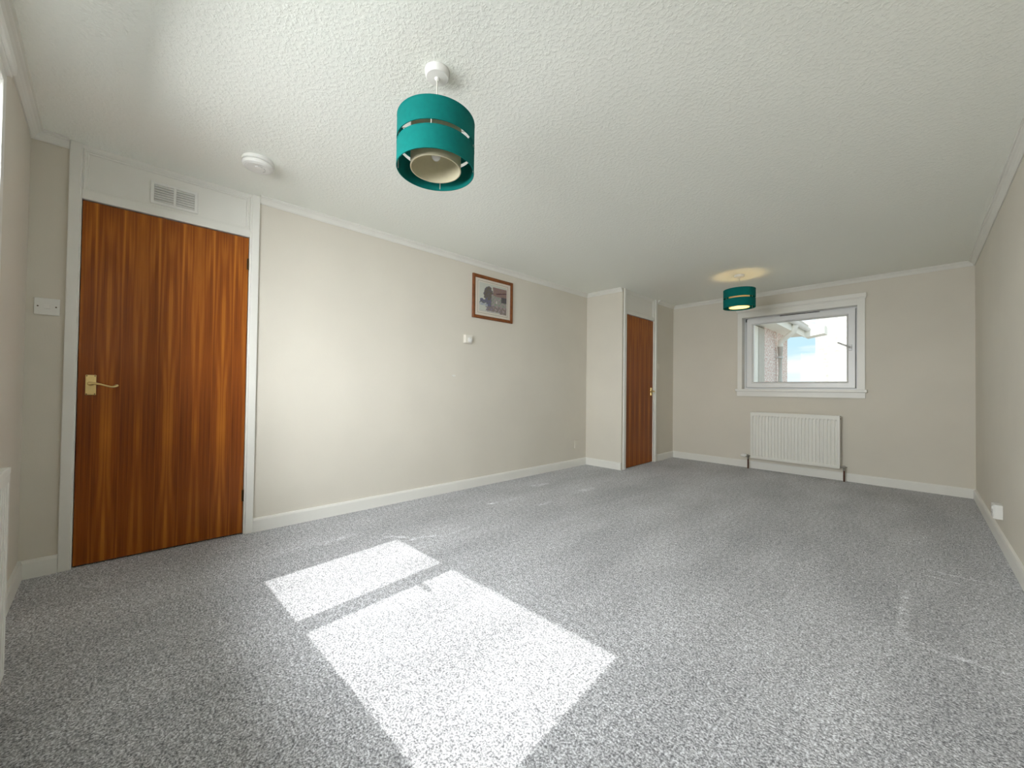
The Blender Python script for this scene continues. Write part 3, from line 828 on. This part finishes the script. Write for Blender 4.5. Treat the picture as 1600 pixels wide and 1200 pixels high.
A = [bm.verts.new((x, -.6, z)) for x, z in sec]; B = [bm.verts.new((x, 3.02, z)) for x, z in sec]
for i in range(len(sec)): bm.faces.new((A[i], A[(i + 1) % len(sec)], B[(i + 1) % len(sec)], B[i]))
bm.faces.new(A); bm.faces.new(B[::-1]); link('gutter', bm, M['gutter'], hs, True)
bm = bmesh.new()
tube(bm, [(.075, 1.81, -1.2), (.075, 1.81, 1.0), (.075, 1.81, 1.98), (.085, 1.80, 2.08), (.22, 1.75, 2.19), (.33, 1.71, 2.27), (.365, 1.70, 2.40)], .054, 14)
link('downpipe', bm, M['fascia'], hs, True)
for z in (.6, 1.75):
    bm = bmesh.new(); lathe(bm, [(.054, -.02), (.060, -.02), (.060, .02), (.054, .02)], 16, (.075, 1.81, z), closed=True); box(bm, -.0, .03, 1.77, 1.85, z - .012, z + .012); link('pipe_clip', bm, M['gutter'], hs)
bm = bmesh.new()
rv = [bm.verts.new(p) for p in ((.38, -.6, 2.50), (.38, 3.0, 2.50), (-3.0, 3.0, 4.2), (-3.0, -.6, 4.2), (.38, -.6, 2.55), (.38, 3.0, 2.55), (-3.0, 3.0, 4.26), (-3.0, -.6, 4.26))]
for q in ((0, 1, 2, 3), (7, 6, 5, 4), (0, 4, 5, 1), (1, 5, 6, 2), (2, 6, 7, 3), (3, 7, 4, 0)): bm.faces.new([rv[i] for i in q])
link('roof', bm, M['render_strip'], hs)
bm = bmesh.new(); vs_ = [bm.verts.new(p) for p in ((.30, 2.95, 2.28), (.30, 3.35, 2.28), (.66, 3.35, 2.34), (.66, 2.95, 2.34), (.30, 2.95, 2.62), (.30, 3.35, 2.62), (.66, 3.35, 2.52), (.66, 2.95, 2.52))]
for q in ((0, 1, 2, 3), (7, 6, 5, 4), (0, 4, 5, 1), (1, 5, 6, 2), (2, 6, 7, 3), (3, 7, 4, 0)): bm.faces.new([vs_[i] for i in q])
link('eaves_box', bm, M['fascia'], hs)

hb = empty('neighbour_gable', (.95, 14.0, 0))
tag(hb, 'tall white roughcast house wall filling the right of the window view', 'house')
bm = bmesh.new(); box(bm, 0, 7.0, 0, 5.0, -4.0, 5.2); link('roughcast_wall', bm, M['whitecast'], hb)
bm = bmesh.new(); box(bm, -.018, 0, -.01, .02, -4.0, 5.2, .003); link('corner_bead', bm, M['gutter'], hb)
bm = bmesh.new()
rv = [bm.verts.new(p) for p in ((-.25, -.3, 5.2), (7.2, -.3, 5.2), (7.2, 5.3, 5.2), (-.25, 5.3, 5.2), (1.5, 2.4, 7.2), (5.5, 2.4, 7.2))]
for q in ((0, 3, 2, 1), (0, 1, 5, 4), (1, 2, 5), (2, 3, 4, 5), (3, 0, 4)): bm.faces.new([rv[i] for i in q])
link('roof', bm, M['render_strip'], hb)
